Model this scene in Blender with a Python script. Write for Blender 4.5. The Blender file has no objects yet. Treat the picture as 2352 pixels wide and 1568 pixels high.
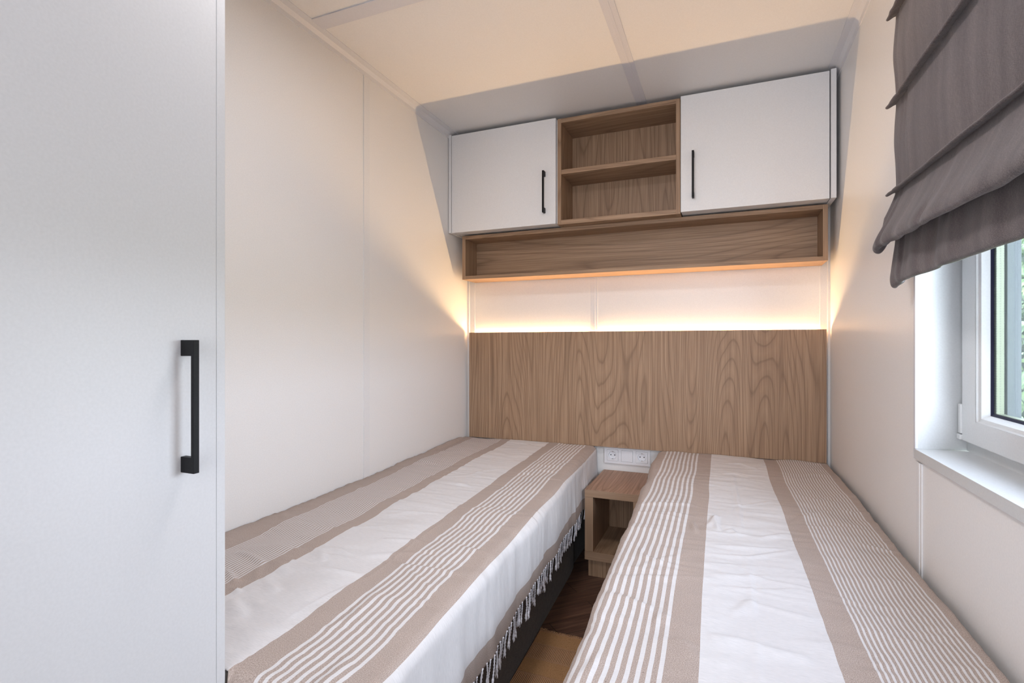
import bpy, bmesh, math, random
import numpy as np
from mathutils import Vector, Matrix

random.seed(7)
rng = np.random.default_rng(7)
SC = bpy.context.scene
COL = SC.collection
PI = math.pi
H = 1.0                      # camera height above the floor

# ------------------------------------------------------------------ camera
FPX = 1190.0
cam_d = bpy.data.cameras.new('camera')
cam_d.sensor_width = 36.0
cam_d.lens = FPX * 36.0 / 2352.0
cam_d.shift_y = 6.0 / 2352.0
cam_d.clip_start = 0.02
cam = bpy.data.objects.new('camera', cam_d)
COL.objects.link(cam)
cam.location = (0, 0, H)
cam.rotation_euler = (PI / 2, 0, math.radians(22.25))
SC.camera = cam

# ------------------------------------------------------------------ exposure
vs = SC.view_settings
vs.view_transform = 'Standard'
vs.look = 'None'
vs.gamma = 1.0
vs.use_curve_mapping = False
vs.exposure = 0.25

# ------------------------------------------------------------------ world: bright overcast sky, darker towards the ground
SKY = 16.0
HALL_FILL = 31.0
LED = 7.5
CEILING_FILL = 7.2
w = bpy.data.worlds.new('World')
SC.world = w
w.use_nodes = True
nt = w.node_tree
bg = nt.nodes['Background']
tc = nt.nodes.new('ShaderNodeTexCoord')
sx = nt.nodes.new('ShaderNodeSeparateXYZ')
nt.links.new(tc.outputs['Generated'], sx.inputs[0])
cr = nt.nodes.new('ShaderNodeValToRGB')
el = cr.color_ramp.elements
el[0].position = 0.0
el[0].color = (0.10, 0.13, 0.08, 1)
el[1].position = 1.0
el[1].color = (0.30, 0.34, 0.45, 1)
e = cr.color_ramp.elements.new(0.49); e.color = (0.16, 0.20, 0.12, 1)
e = cr.color_ramp.elements.new(0.515); e.color = (1.21, 1.31, 1.52, 1)
e = cr.color_ramp.elements.new(0.63); e.color = (1.14, 1.235, 1.44, 1)
e = cr.color_ramp.elements.new(0.755); e.color = (1.07, 1.175, 1.40, 1)
e = cr.color_ramp.elements.new(0.83); e.color = (0.40, 0.455, 0.57, 1)
mp = nt.nodes.new('ShaderNodeMapRange')
mp.inputs['From Min'].default_value = -1
mp.inputs['From Max'].default_value = 1
nt.links.new(sx.outputs['Z'], mp.inputs['Value'])
nt.links.new(mp.outputs[0], cr.inputs[0])
nt.links.new(cr.outputs[0], bg.inputs['Color'])
bg.inputs['Strength'].default_value = SKY


def area(name, loc, rot, sx_, sy_, power, color, spread=PI, portal=False):
    l = bpy.data.lights.new(name, 'AREA')
    l.shape = 'RECTANGLE'
    l.size = sx_; l.size_y = sy_
    l.energy = power
    l.color = color
    l.spread = spread
    if portal:
        l.cycles.is_portal = True
    o = bpy.data.objects.new(name, l)
    o.location = loc; o.rotation_euler = rot
    COL.objects.link(o)
    return o


# soft fill lamp added beyond the doorway behind the camera, brightens the cabinet fronts
area('added_hall_fill', (-0.12, -1.45, 1.15), (math.radians(90), 0, 0), 1.2, 1.7, HALL_FILL, (0.92, 0.955, 1.03))
# unseen round ceiling lamp, added to lift the ambient light of the room
rl = area('added_ceiling_fill', (-0.45, 1.02, 2.035), (0, 0, 0), 0.30, 0.30, CEILING_FILL, (0.98, 0.945, 0.96))
rl.data.shape = 'DISK'
# portal guiding the sky light through the window
area('window_portal', (0.585, 1.08, 1.36), (0, math.radians(90), 0), 1.26, 0.86, 1.0, (1, 1, 1), portal=True)

# ------------------------------------------------------------------ helpers

def tag(o, label=None, cat=None, group=None, kind=None):
    if label: o['label'] = label
    if cat: o['category'] = cat
    if group: o['group'] = group
    if kind: o['kind'] = kind
    return o


def empty(name, loc, label, cat, group=None):
    o = bpy.data.objects.new(name, None)
    o.empty_display_size = 0.1
    COL.objects.link(o)
    o.location = loc
    return tag(o, label, cat, group)


def finish(name, bm, mat, parent=None, smooth=False, origin=None):
    """bm in world coordinates; becomes ONE mesh object"""
    me = bpy.data.meshes.new(name)
    if parent is not None:
        p = parent
        off = Vector((0, 0, 0))
        while p is not None:
            off += p.location
            p = p.parent
    else:
        off = Vector(origin) if origin is not None else Vector((0, 0, 0))
    bmesh.ops.translate(bm, verts=bm.verts, vec=-off)
    bmesh.ops.recalc_face_normals(bm, faces=bm.faces)
    bm.to_mesh(me); bm.free()
    if smooth:
        me.shade_smooth()
    me.materials.append(mat)
    o = bpy.data.objects.new(name, me)
    COL.objects.link(o)
    if parent is not None:
        o.parent = parent
    elif origin is not None:
        o.location = origin
    return o


def box(bm, a, b, bev=0.0, seg=2):
    """axis-aligned box from corner a to corner b"""
    x0, x1 = sorted((a[0], b[0])); y0, y1 = sorted((a[1], b[1])); z0, z1 = sorted((a[2], b[2]))
    t = bmesh.new()
    r = bmesh.ops.create_cube(t, size=1.0)
    for v in t.verts:
        v.co = Vector(((x0 + x1) / 2 + v.co.x * (x1 - x0), (y0 + y1) / 2 + v.co.y * (y1 - y0), (z0 + z1) / 2 + v.co.z * (z1 - z0)))
    if bev > 0:
        bmesh.ops.bevel(t, geom=list(t.edges), offset=min(bev, 0.45 * min(x1 - x0, y1 - y0, z1 - z0)), segments=seg, profile=0.6, affect='EDGES')
    m = bpy.data.meshes.new('tmp')
    t.to_mesh(m); t.free()
    bm.from_mesh(m)
    bpy.data.meshes.remove(m)
    return bm


def B(name, a, b, mat, parent=None, bev=0.0, origin=None):
    return finish(name, box(bmesh.new(), a, b, bev), mat, parent, origin=origin)


def extrude_poly(pts, axis, c0, c1, bev=0.0):
    """closed polygon given as 2D points, extruded along an axis between c0 and c1"""
    bm = bmesh.new()
    def P(p, c):
        if axis == 'x': return (c, p[0], p[1])
        if axis == 'y': return (p[0], c, p[1])
        return (p[0], p[1], c)
    v0 = [bm.verts.new(P(p, c0)) for p in pts]
    v1 = [bm.verts.new(P(p, c1)) for p in pts]
    n = len(pts)
    bm.faces.new(v0); bm.faces.new(v1[::-1])
    for i in range(n):
        bm.faces.new((v0[i], v1[i], v1[(i + 1) % n], v0[(i + 1) % n]))
    bmesh.ops.recalc_face_normals(bm, faces=bm.faces)
    if bev > 0:
        bmesh.ops.bevel(bm, geom=list(bm.edges), offset=bev, segments=2, profile=0.6, affect='EDGES')
    return bm


def tube(bm, pts, rad, n=6, cap=True):
    pts = [Vector(p) for p in pts]
    rs = rad if isinstance(rad, (list, tuple)) else [rad] * len(pts)
    rings = []
    up = Vector((0.13, 0.21, 0.97))
    for i, p in enumerate(pts):
        t = (pts[min(i + 1, len(pts) - 1)] - pts[max(i - 1, 0)])
        if t.length < 1e-9: t = Vector((0, 0, 1))
        t.normalize()
        s = t.cross(up)
        if s.length < 0.1: s = t.cross(Vector((1, 0, 0)))
        s.normalize(); q = t.cross(s)
        rings.append([bm.verts.new(p + rs[i] * (math.cos(2 * PI * k / n) * s + math.sin(2 * PI * k / n) * q)) for k in range(n)])
    for a, b in zip(rings, rings[1:]):
        for k in range(n):
            bm.faces.new((a[k], a[(k + 1) % n], b[(k + 1) % n], b[k]))
    if cap:
        bm.faces.new(rings[0][::-1]); bm.faces.new(rings[-1])
    return bm


def grid_mesh(name, P, UV, mat, parent=None, origin=(0, 0, 0), smooth=True, thick=0.0):
    """P: (nu, nv, 3) array of world points, UV: (nu, nv, 2)"""
    nu, nv = P.shape[:2]
    me = bpy.data.meshes.new(name)
    off = np.array(origin, float)
    verts = (P - off).reshape(-1, 3)
    i, j = np.meshgrid(np.arange(nu - 1), np.arange(nv - 1), indexing='ij')
    a = (i * nv + j).ravel()
    faces = np.stack([a, a + nv, a + nv + 1, a + 1], 1)
    me.from_pydata(verts.tolist(), [], faces.tolist())
    uvl = me.uv_layers.new(name='UVMap')
    flat = UV.reshape(-1, 2)
    uvl.data.foreach_set('uv', flat[faces.ravel()].ravel().astype(np.float32))
    if smooth: me.shade_smooth()
    me.materials.append(mat)
    o = bpy.data.objects.new(name, me)
    COL.objects.link(o)
    o.location = origin
    if parent is not None:
        o.parent = parent
        o.location = (0, 0, 0)
    if thick:
        md = o.modifiers.new('thickness', 'SOLIDIFY')
        md.thickness = thick
        md.offset = 0
    return o


# ------------------------------------------------------------------ materials
class N:
    """tiny node helper"""
    def __init__(s, name, rough=0.5, spec=0.5, color=(0.8, 0.8, 0.8)):
        s.m = bpy.data.materials.new(name)
        s.m.use_nodes = True
        s.t = s.m.node_tree
        s.b = s.t.nodes['Principled BSDF']
        s.b.inputs['Roughness'].default_value = rough
        s.b.inputs['Specular IOR Level'].default_value = spec
        s.b.inputs['Base Color'].default_value = (*color, 1)
    def n(s, typ, **kw):
        x = s.t.nodes.new(typ)
        for k, v in kw.items():
            if hasattr(x, k) and k not in ('Scale',): setattr(x, k, v)
        return x
    def l(s, a, b): s.t.links.new(a, b)
    def put(s, sock, v):
        if hasattr(v, 'is_output') or isinstance(v, bpy.types.NodeSocket): s.l(v, sock)
        else: sock.default_value = v
    def math(s, op, a, b=0.0, c=0.0):
        x = s.n('ShaderNodeMath', operation=op)
        s.put(x.inputs[0], a); s.put(x.inputs[1], b); s.put(x.inputs[2], c)
        return x.outputs[0]
    def coord(s, kind='Object'):
        return s.n('ShaderNodeTexCoord').outputs[kind]
    def mapping(s, vec, scale=(1, 1, 1), rot=(0, 0, 0), loc=(0, 0, 0)):
        x = s.n('ShaderNodeMapping')
        x.inputs['Scale'].default_value = scale
        x.inputs['Rotation'].default_value = rot
        x.inputs['Location'].default_value = loc
        s.l(vec, x.inputs['Vector'])
        return x.outputs[0]
    def noise(s, vec, scale=5, detail=2, rough=0.5, dist=0.0):
        x = s.n('ShaderNodeTexNoise')
        s.l(vec, x.inputs['Vector'])
        x.inputs['Scale'].default_value = scale
        x.inputs['Detail'].default_value = detail
        x.inputs['Roughness'].default_value = rough
        x.inputs['Distortion'].default_value = dist
        return x.outputs['Fac']
    def ramp(s, fac, stops):
        x = s.n('ShaderNodeValToRGB')
        els = x.color_ramp.elements
        els[0].position, els[0].color = stops[0][0], (*stops[0][1], 1)
        els[1].position, els[1].color = stops[-1][0], (*stops[-1][1], 1)
        for p, c in stops[1:-1]:
            q = els.new(p); q.color = (*c, 1)
        s.put(x.inputs[0], fac)
        return x.outputs[0]
    def mix(s, fac, a, b, mode='MIX'):
        x = s.n('ShaderNodeMix', data_type='RGBA', blend_type=mode)
        s.put(x.inputs[0], fac)
        s.put(x.inputs[6], a if not isinstance(a, tuple) else (*a, 1))
        s.put(x.inputs[7], b if not isinstance(b, tuple) else (*b, 1))
        return x.outputs[2]
    def maprange(s, v, a, b, c, d):
        x = s.n('ShaderNodeMapRange')
        s.put(x.inputs[0], v)
        for i, k in enumerate((a, b, c, d)): x.inputs[i + 1].default_value = k
        return x.outputs[0]
    def color(s, c): s.put(s.b.inputs['Base Color'], c if not isinstance(c, tuple) else (*c, 1))
    def bump(s, h, strength=0.1, dist=0.001):
        x = s.n('ShaderNodeBump')
        x.inputs['Strength'].default_value = strength
        x.inputs['Distance'].default_value = dist
        s.l(h, x.inputs['Height'])
        s.l(x.outputs[0], s.b.inputs['Normal'])


def srgb(r, g, b):
    f = lambda c: (c / 255 / 12.92) if c / 255 <= 0.04045 else ((c / 255 + 0.055) / 1.055) ** 2.4
    return (f(r), f(g), f(b))


def panel_mat(name, col, rough=0.38, spec=0.4, bump=0.04):
    k = N(name, rough, spec)
    v = k.coord()
    n1 = k.noise(k.mapping(v, (1, 1, 1)), 260, 2)
    n2 = k.noise(k.mapping(v, (900, 900, 60)), 1, 1)
    k.color(k.mix(k.maprange(n1, 0.3, 0.7, 0, 1), tuple(c * 0.975 for c in col), tuple(min(1, c * 1.02) for c in col)))
    k.bump(k.math('ADD', n1, n2), bump, 0.0004)
    return k.m


M = {}
M['wall'] = panel_mat('wall_panel_white', (0.815, 0.80, 0.79), 0.36, 0.45)
M['ceiling'] = panel_mat('ceiling_panel_white', (0.80, 0.785, 0.775), 0.45, 0.3)
M['strip'] = panel_mat('joint_strip_white', (0.68, 0.675, 0.71), 0.4, 0.4)
M['wstrip'] = panel_mat('wall_strip_white', (0.785, 0.775, 0.775), 0.4, 0.4)
M['cove'] = panel_mat('cove_white', (0.735, 0.725, 0.74), 0.4, 0.4)
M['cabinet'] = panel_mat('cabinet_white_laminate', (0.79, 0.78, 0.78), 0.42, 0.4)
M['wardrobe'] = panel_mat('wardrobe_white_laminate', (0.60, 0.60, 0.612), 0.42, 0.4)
M['pvc'] = panel_mat('window_white_pvc', (0.63, 0.645, 0.65), 0.25, 0.5, 0.0)
M['plastic'] = panel_mat('socket_white_plastic', (0.80, 0.80, 0.83), 0.3, 0.5, 0.0)


def wood(name, grain, seed=0.0, base=None, dark=None, light=None, rings=34.0, gap=1.0, rough=0.48):
    """laminate with cathedral grain running along the given axis"""
    k = N(name, rough, 0.35)
    v = k.coord()
    sc = {'z': (1, 1, 0.10), 'x': (0.10, 1, 1), 'y': (1, 0.12, 1)}[grain]
    fine = {'z': (330, 330, 4), 'x': (4, 330, 330), 'y': (330, 4, 330)}[grain]
    mid = {'z': (60, 60, 1.6), 'x': (1.6, 60, 60), 'y': (60, 1.6, 60)}[grain]
    p = k.mapping(v, sc, loc=(seed, seed * 1.7, seed * 0.6))
    big = k.noise(p, 5.2 * gap, 1.0, 0.30, 0.08)
    wob = k.noise(k.mapping(v, mid, loc=(seed, 0, seed)), 0.25, 2, 0.5)
    r = k.math('ADD', k.math('MULTIPLY', big, rings), k.math('MULTIPLY', wob, 1.1))
    fr = k.math('FRACT', r)
    line = k.ramp(fr, [(0.0, (0.0,) * 3), (0.10, (0.75,) * 3), (0.45, (1,) * 3), (0.86, (0.72,) * 3), (1.0, (0.0,) * 3)])
    pores = k.noise(k.mapping(v, fine), 1, 3, 0.6)
    streak = k.noise(k.mapping(v, mid, loc=(3.3, 3.3, 3.3)), 1.0, 4, 0.65)
    base = base or srgb(158, 127, 101)
    dark = dark or srgb(104, 79, 60)
    light = light or srgb(180, 150, 122)
    c = k.mix(k.maprange(streak, 0.3, 0.7, 0, 1), base, light)
    c = k.mix(k.math('MULTIPLY', k.math('SUBTRACT', 1.0, line), 0.52), c, dark)
    c = k.mix(k.maprange(pores, 0.36, 0.60, 0.42, 0.0), c, dark)
    k.color(c)
    k.bump(pores, 0.12, 0.0005)
    return k.m


M['wood_z'] = wood('oak_laminate_upright', 'z', 0.0, rings=34)
M['wood_z_in'] = wood('oak_laminate_upright_panel', 'z', 5.3, rings=24)
M['wood_x'] = wood('oak_laminate_lengthwise', 'x', 2.1, rings=20)
M['wood_y'] = wood('oak_laminate_crosswise', 'y', 3.7, rings=20)
M['wood_top'] = wood('oak_laminate_top', 'y', 6.1, rings=26, base=srgb(170, 136, 115), light=srgb(186, 152, 130))
M['edge'] = wood('oak_edge_band', 'x', 8.0, rings=6, base=srgb(166, 136, 110), light=srgb(178, 148, 122), dark=srgb(140, 112, 90))
M['edge_z'] = wood('oak_edge_band_upright', 'z', 8.0, rings=6, base=srgb(166, 136, 110), light=srgb(178, 148, 122), dark=srgb(140, 112, 90))

k = N('matte_black_metal', 0.5, 0.2, (0.012, 0.012, 0.013)); M['black'] = k.m
k.color(k.mix(k.noise(k.coord(), 400, 2), (0.006, 0.006, 0.007), (0.011, 0.011, 0.012)))
k = N('dark_hole', 0.8, 0.1, (0.004, 0.004, 0.004)); M['hole'] = k.m
k = N('spring_steel', 0.3, 0.5, (0.45, 0.42, 0.38)); k.b.inputs['Metallic'].default_value = 1; M['metal'] = k.m
k = N('gasket_dark', 0.6, 0.3, (0.012, 0.014, 0.04)); M['gasket'] = k.m
k = N('outer_profile_grey', 0.5, 0.3, srgb(52, 58, 64)); M['outer'] = k.m


def fabric_fleck(name, a, b, rough=0.95, scale=900, weave=1500.0, bumpd=0.0006, slub=None, tint=None):
    k = N(name, rough, 0.1)
    v = k.coord()
    n1 = k.noise(v, scale, 2, 0.6)
    n2 = k.noise(v, scale * 0.12, 2, 0.6)
    f = k.math('ADD', k.math('MULTIPLY', n1, 0.75), k.math('MULTIPLY', n2, 0.25))
    if slub:
        n3 = k.noise(k.mapping(v, slub), 1, 2, 0.6)
        f = k.math('ADD', k.math('MULTIPLY', f, 0.55), k.math('MULTIPLY', n3, 0.45))
    k.color(k.mix(k.maprange(f, 0.36, 0.64, 0, 1), a, b))
    k.b.inputs['Sheen Weight'].default_value = 0.15
    k.bump(n1, 0.4, bumpd)
    return k.m


M['base_fabric'] = fabric_fleck('charcoal_boxspring_fabric', srgb(48, 43, 42), srgb(92, 84, 80), scale=500)
M['mattress'] = fabric_fleck('pale_mattress_cover', srgb(200, 195, 188), srgb(225, 220, 214))
def blind_mat():
    k = N('taupe_blind_fabric', 0.95, 0.1)
    v = k.coord('UV')
    a = k.noise(k.mapping(v, (260, 1500, 1), (0, 0, math.radians(38))), 1, 3, 0.7)
    b = k.noise(k.mapping(v, (1300, 90, 1)), 1, 2, 0.6)
    c = k.noise(k.mapping(v, (22, 2.0, 1)), 1, 2, 0.6)
    f = k.math('ADD', k.math('ADD', k.math('MULTIPLY', a, 0.55), k.math('MULTIPLY', b, 0.25)), k.math('MULTIPLY', c, 0.20))
    k.color(k.ramp(k.maprange(f, 0.36, 0.66, 0, 1), [(0, srgb(58, 50, 52)), (0.5, srgb(94, 84, 84)), (0.8, srgb(118, 108, 106)), (1, srgb(158, 148, 146))]))
    k.b.inputs['Sheen Weight'].default_value = 0.25
    k.bump(a, 0.5, 0.0007)
    return k.m


M['blind'] = blind_mat()
M['headrail'] = panel_mat('headrail_white', (0.7, 0.7, 0.7))
M['tassel'] = fabric_fleck('white_cotton_cord', srgb(214, 214, 224), srgb(244, 244, 250), scale=700)


def throw_mat():
    k = N('striped_cotton_throw', 0.95, 0.08)
    uv = k.coord('UV')
    s = k.n('ShaderNodeSeparateXYZ'); k.l(uv, s.inputs[0])
    u0 = s.outputs[0]
    # gentle wander of the woven stripes
    wan = k.noise(k.mapping(uv, (6, 5, 1)), 1, 2)
    u = k.math('ADD', u0, k.math('MULTIPLY', k.math('SUBTRACT', wan, 0.5), 0.004))
    def inside(a, b):
        return k.math('MULTIPLY', k.math('GREATER_THAN', u, a), k.math('LESS_THAN', u, b))
    def stripes(a, b, n, duty):
        # n white stripes between a and b, the first and last touching the ends
        per = (b - a) / (n - 1 + duty)
        f = k.math('FRACT', k.math('DIVIDE', k.math('SUBTRACT', u, a), per))
        return k.math('MULTIPLY', inside(a, b), k.math('LESS_THAN', f, duty))
    white = k.math('ADD', inside(0.286, 0.497), inside(0.745, 0.895))
    white = k.math('ADD', white, stripes(0.070, 0.235, 19, 0.43))
    white = k.math('ADD', white, stripes(0.550, 0.690, 9, 0.46))
    white = k.math('MINIMUM', white, 1.0)
    fl = k.noise(k.mapping(uv, (620, 620, 1)), 1, 3, 0.75)
    fl2 = k.noise(k.mapping(uv, (60, 900, 1)), 1, 2, 0.6)
    speck = k.noise(k.mapping(uv, (260, 260, 1)), 1, 1, 0.5)
    t = k.mix(k.maprange(fl, 0.36, 0.64, 0, 1), srgb(140, 125, 117), srgb(192, 177, 168))
    t = k.mix(k.maprange(speck, 0.70, 0.78, 0, 0.5), t, srgb(95, 75, 62))
    wc = k.mix(k.maprange(fl2, 0.3, 0.7, 0, 1), srgb(201, 199, 200), srgb(216, 213, 214))
    k.color(k.mix(white, t, wc))
    wv = k.math('ADD', k.noise(k.mapping(uv, (1400, 500, 1)), 1, 2), k.noise(k.mapping(uv, (500, 1400, 1)), 1, 2))
    rip = k.noise(k.mapping(uv, (14, 190, 1)), 1, 2, 0.5)
    h = k.math('ADD', k.math('MULTIPLY', wv, 0.35), k.math('MULTIPLY', k.math('MULTIPLY', rip, white), 0.9))
    k.bump(h, 0.5, 0.0009)
    k.b.inputs['Sheen Weight'].default_value = 0.1
    return k.m


M['throw'] = throw_mat()


def floor_mat():
    k = N('dark_herringbone_plank', 0.42, 0.4)
    v = k.mapping(k.coord(), (1, 1, 1), (0, 0, math.radians(-45)))
    br = k.n('ShaderNodeTexBrick')
    k.l(v, br.inputs['Vector'])
    br.inputs['Scale'].default_value = 1.0
    br.inputs['Brick Width'].default_value = 0.42
    br.inputs['Row Height'].default_value = 0.083
    br.inputs['Mortar Size'].default_value = 0.0012
    br.inputs['Color1'].default_value = (0.25, 0.25, 0.25, 1)
    br.inputs['Color2'].default_value = (0.9, 0.9, 0.9, 1)
    br.inputs['Mortar'].default_value = (0, 0, 0, 1)
    br.offset_frequency = 2
    g = k.noise(k.mapping(v, (4, 90, 1)), 1, 4, 0.65, 0.3)
    g2 = k.noise(k.mapping(v, (3, 22, 1)), 1, 3, 0.6, 0.8)
    f = k.math('ADD', k.math('MULTIPLY', g, 0.6), k.math('MULTIPLY', g2, 0.4))
    c = k.ramp(k.maprange(f, 0.3, 0.7, 0, 1), [(0, srgb(62, 42, 34)), (0.5, srgb(98, 71, 58)), (1, srgb(136, 106, 88))])
    c = k.mix(0.35, c, br.outputs['Color'], 'MULTIPLY')
    c = k.mix(br.outputs['Fac'], c, (0.01, 0.008, 0.006))
    k.color(c)
    k.bump(g, 0.1, 0.0006)
    return k.m


M['floor'] = floor_mat()


def rug_mat():
    k = N('tan_ribbed_rug', 0.95, 0.05)
    v = k.coord()
    s = k.n('ShaderNodeSeparateXYZ'); k.l(v, s.inputs[0])
    x, y = s.outputs[0], s.outputs[1]
    band = k.math('FRACT', k.math('DIVIDE', k.math('SUBTRACT', 0.0, y), 0.157))   # plain then ribbed
    rib_zone = k.math('GREATER_THAN', band, 0.5)
    wob = k.math('MULTIPLY', k.noise(v, 120, 2), 0.5)
    rib = k.math('SINE', k.math('ADD', k.math('MULTIPLY', x, 2 * PI / 0.0052), wob))
    edge = k.math('ABSOLUTE', k.math('SUBTRACT', k.math('FRACT', k.math('MULTIPLY', band, 2.0)), 0.0))
    e1 = k.math('LESS_THAN', edge, 0.10)
    tw = k.math('SINE', k.math('ADD', k.math('MULTIPLY', y, 2 * PI / 0.0042), k.math('MULTIPLY', k.math('SINE', k.math('MULTIPLY', x, 2 * PI / 0.007)), 0.9)))
    fl = k.noise(v, 700, 2, 0.7)
    hp = k.math('MULTIPLY', rib, rib_zone)
    h = k.mix(e1, k.mix(0.0, (0, 0, 0), (0, 0, 0)), (1, 1, 1))
    hh = k.math('ADD', k.math('MULTIPLY', hp, k.math('SUBTRACT', 1.0, e1)), k.math('MULTIPLY', tw, e1))
    a = k.mix(k.maprange(fl, 0.35, 0.65, 0, 1), srgb(140, 104, 70), srgb(196, 154, 112))
    b2 = k.mix(k.maprange(hh, -1, 1, 0, 1), srgb(124, 88, 62), srgb(206, 168, 134))
    mask = k.math('MAXIMUM', rib_zone, e1)
    k.color(k.mix(k.math('MULTIPLY', mask, 0.75), a, b2))
    k.bump(k.math('ADD', k.math('MULTIPLY', hh, 1.0), fl), 0.6, 0.001)
    return k.m


M['rug'] = rug_mat()


def glass_mat():
    k = N('clear_glass', 0.0, 0.5)
    t = k.t
    out = t.nodes['Material Output']
    tr = t.nodes.new('ShaderNodeBsdfTransparent'); tr.inputs[0].default_value = (0.975, 0.985, 0.98, 1)
    gl = t.nodes.new('ShaderNodeBsdfGlossy'); gl.inputs['Roughness'].default_value = 0.02
    gl.inputs['Color'].default_value = (0.9, 0.95, 0.95, 1)
    lw = t.nodes.new('ShaderNodeLayerWeight'); lw.inputs[0].default_value = 0.5
    pw = t.nodes.new('ShaderNodeMath'); pw.operation = 'POWER'; pw.inputs[1].default_value = 5.0
    t.links.new(lw.outputs['Facing'], pw.inputs[0])
    fr = t.nodes.new('ShaderNodeMath'); fr.operation = 'MULTIPLY_ADD'; fr.inputs[1].default_value = 0.55; fr.inputs[2].default_value = 0.03
    t.links.new(pw.outputs[0], fr.inputs[0])
    ml = t.nodes.new('ShaderNodeMixShader')
    t.links.new(fr.outputs[0], ml.inputs[0]); t.links.new(tr.outputs[0], ml.inputs[1]); t.links.new(gl.outputs[0], ml.inputs[2])
    t.links.new(ml.outputs[0], out.inputs['Surface'])
    return k.m


M['glass'] = glass_mat()


def spacer_mat():
    k = N('perforated_aluminium_spacer', 0.4, 0.5)
    v = k.coord()
    s = k.n('ShaderNodeSeparateXYZ'); k.l(v, s.inputs[0])
    f = k.math('FRACT', k.math('DIVIDE', s.outputs[2], 0.0052))
    g = k.math('FRACT', k.math('DIVIDE', s.outputs[0], 0.006))
    dot = k.math('MULTIPLY', k.math('LESS_THAN', k.math('ABSOLUTE', k.math('SUBTRACT', f, 0.5)), 0.22), k.math('LESS_THAN', k.math('ABSOLUTE', k.math('SUBTRACT', g, 0.5)), 0.16))
    k.color(k.mix(dot, srgb(98, 104, 82), srgb(74, 80, 66)))
    return k.m


M['spacer'] = spacer_mat()


def leaf_mat():
    k = N('creeper_leaf', 0.5, 0.4)
    v = k.coord()
    n1 = k.noise(v, 9, 2)
    c = k.ramp(k.maprange(n1, 0.35, 0.65, 0, 1), [(0, srgb(58, 82, 56)), (0.5, srgb(96, 124, 80)), (1, srgb(142, 164, 108))])
    k.color(c)
    out = k.t.nodes['Material Output']
    tl = k.t.nodes.new('ShaderNodeBsdfTranslucent')
    k.l(c, tl.inputs[0])
    ms = k.t.nodes.new('ShaderNodeMixShader'); ms.inputs[0].default_value = 0.35
    k.l(k.b.outputs[0], ms.inputs[1]); k.l(tl.outputs[0], ms.inputs[2]); k.l(ms.outputs[0], out.inputs['Surface'])
    return k.m


M['leaf'] = leaf_mat()
k = N('vine_stem', 0.8, 0.2, srgb(120, 110, 70)); M['stem'] = k.m
k = N('grass_ground', 0.9, 0.1); k.color(k.mix(k.noise(k.coord(), 30, 3), srgb(52, 70, 38), srgb(86, 102, 60))); M['grass'] = k.m
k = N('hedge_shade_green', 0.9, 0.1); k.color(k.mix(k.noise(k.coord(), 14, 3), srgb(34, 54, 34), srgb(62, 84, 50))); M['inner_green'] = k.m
k = N('led_strip_warm', 0.5, 0.2)
k.b.inputs['Emission Color'].default_value = (1.0, 0.62, 0.24, 1)
k.b.inputs['Emission Strength'].default_value = 5.0
M['led'] = k.m

# ------------------------------------------------------------------ room shell
XL, XR, YB, YF = -1.315, 0.420, 2.575, -0.60
CE = H + 1.090
T = 0.10

def struct(name, bm, mat):
    return tag(finish(name, bm, mat), kind='structure')

struct('floor', box(bmesh.new(), (XL - T, YF - 1.4, -0.05), (XR + T + .04, YB + T, 0.0)), M['floor'])
struct('ceiling', box(bmesh.new(), (XL - T, YF - 1.4, CE), (XR + T + .04, YB + T, CE + 0.08)), M['ceiling'])
struct('wall_left', box(bmesh.new(), (XL - T, YF - 1.4, 0), (XL, YB + T, CE)), M['wall'])
struct('wall_back', box(bmesh.new(), (XL, YB, 0), (XR, YB + T, CE)), M['wall'])
# right wall with the window opening
WY0, WY1, WZ0, WZ1 = 0.66, 1.485, H - 0.262, H + 0.96
TR = 0.14
bm = bmesh.new()
box(bm, (XR, YF - 1.4, 0), (XR + TR, WY0, CE))
box(bm, (XR, WY0, 0), (XR + TR, WY1, WZ0))
box(bm, (XR, WY0, WZ1), (XR + TR, WY1, CE))
jamb = extrude_poly([(XR, WY1), (XR, YB + T), (XR + TR, YB + T), (XR + TR, WY1 + 0.030)], 'z', 0, CE)
jm = bpy.data.meshes.new('tmp'); jamb.to_mesh(jm); jamb.free(); bm.from_mesh(jm); bpy.data.meshes.remove(jm)
struct('wall_right', bm, M['wall'])
# wall behind the camera with an open doorway, and the hall's far wall
bm = bmesh.new()
box(bm, (XL, YF - 0.08, 0), (-0.58, YF, CE))
box(bm, (0.34, YF - 0.08, 0), (XR, YF, CE))
box(bm, (-0.58, YF - 0.08, H + 1.06), (0.34, YF, CE))
struct('wall_front', bm, M['wall'])
struct('wall_hall', box(bmesh.new(), (XL, YF - 1.4, 0), (XR, YF - 1.3, CE)), M['wall'])

# joint strips and corner coves
def strip(name, a, b, mat=None, bev=0.0008):
    return struct(name, box(bmesh.new(), a, b, bev), mat or M['strip'])

strip('trim_1', (XL, 1.352, CE - 0.0035), (XR, 1.412, CE + 0.001))                        # across the ceiling
strip('trim_2', (-0.368, 1.412, CE - 0.003), (-0.322, YB, CE + 0.001))                    # along the ceiling
strip('trim_3', (-0.350, 1.412, CE - 0.0042), (-0.340, YB, CE + 0.001))
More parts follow.
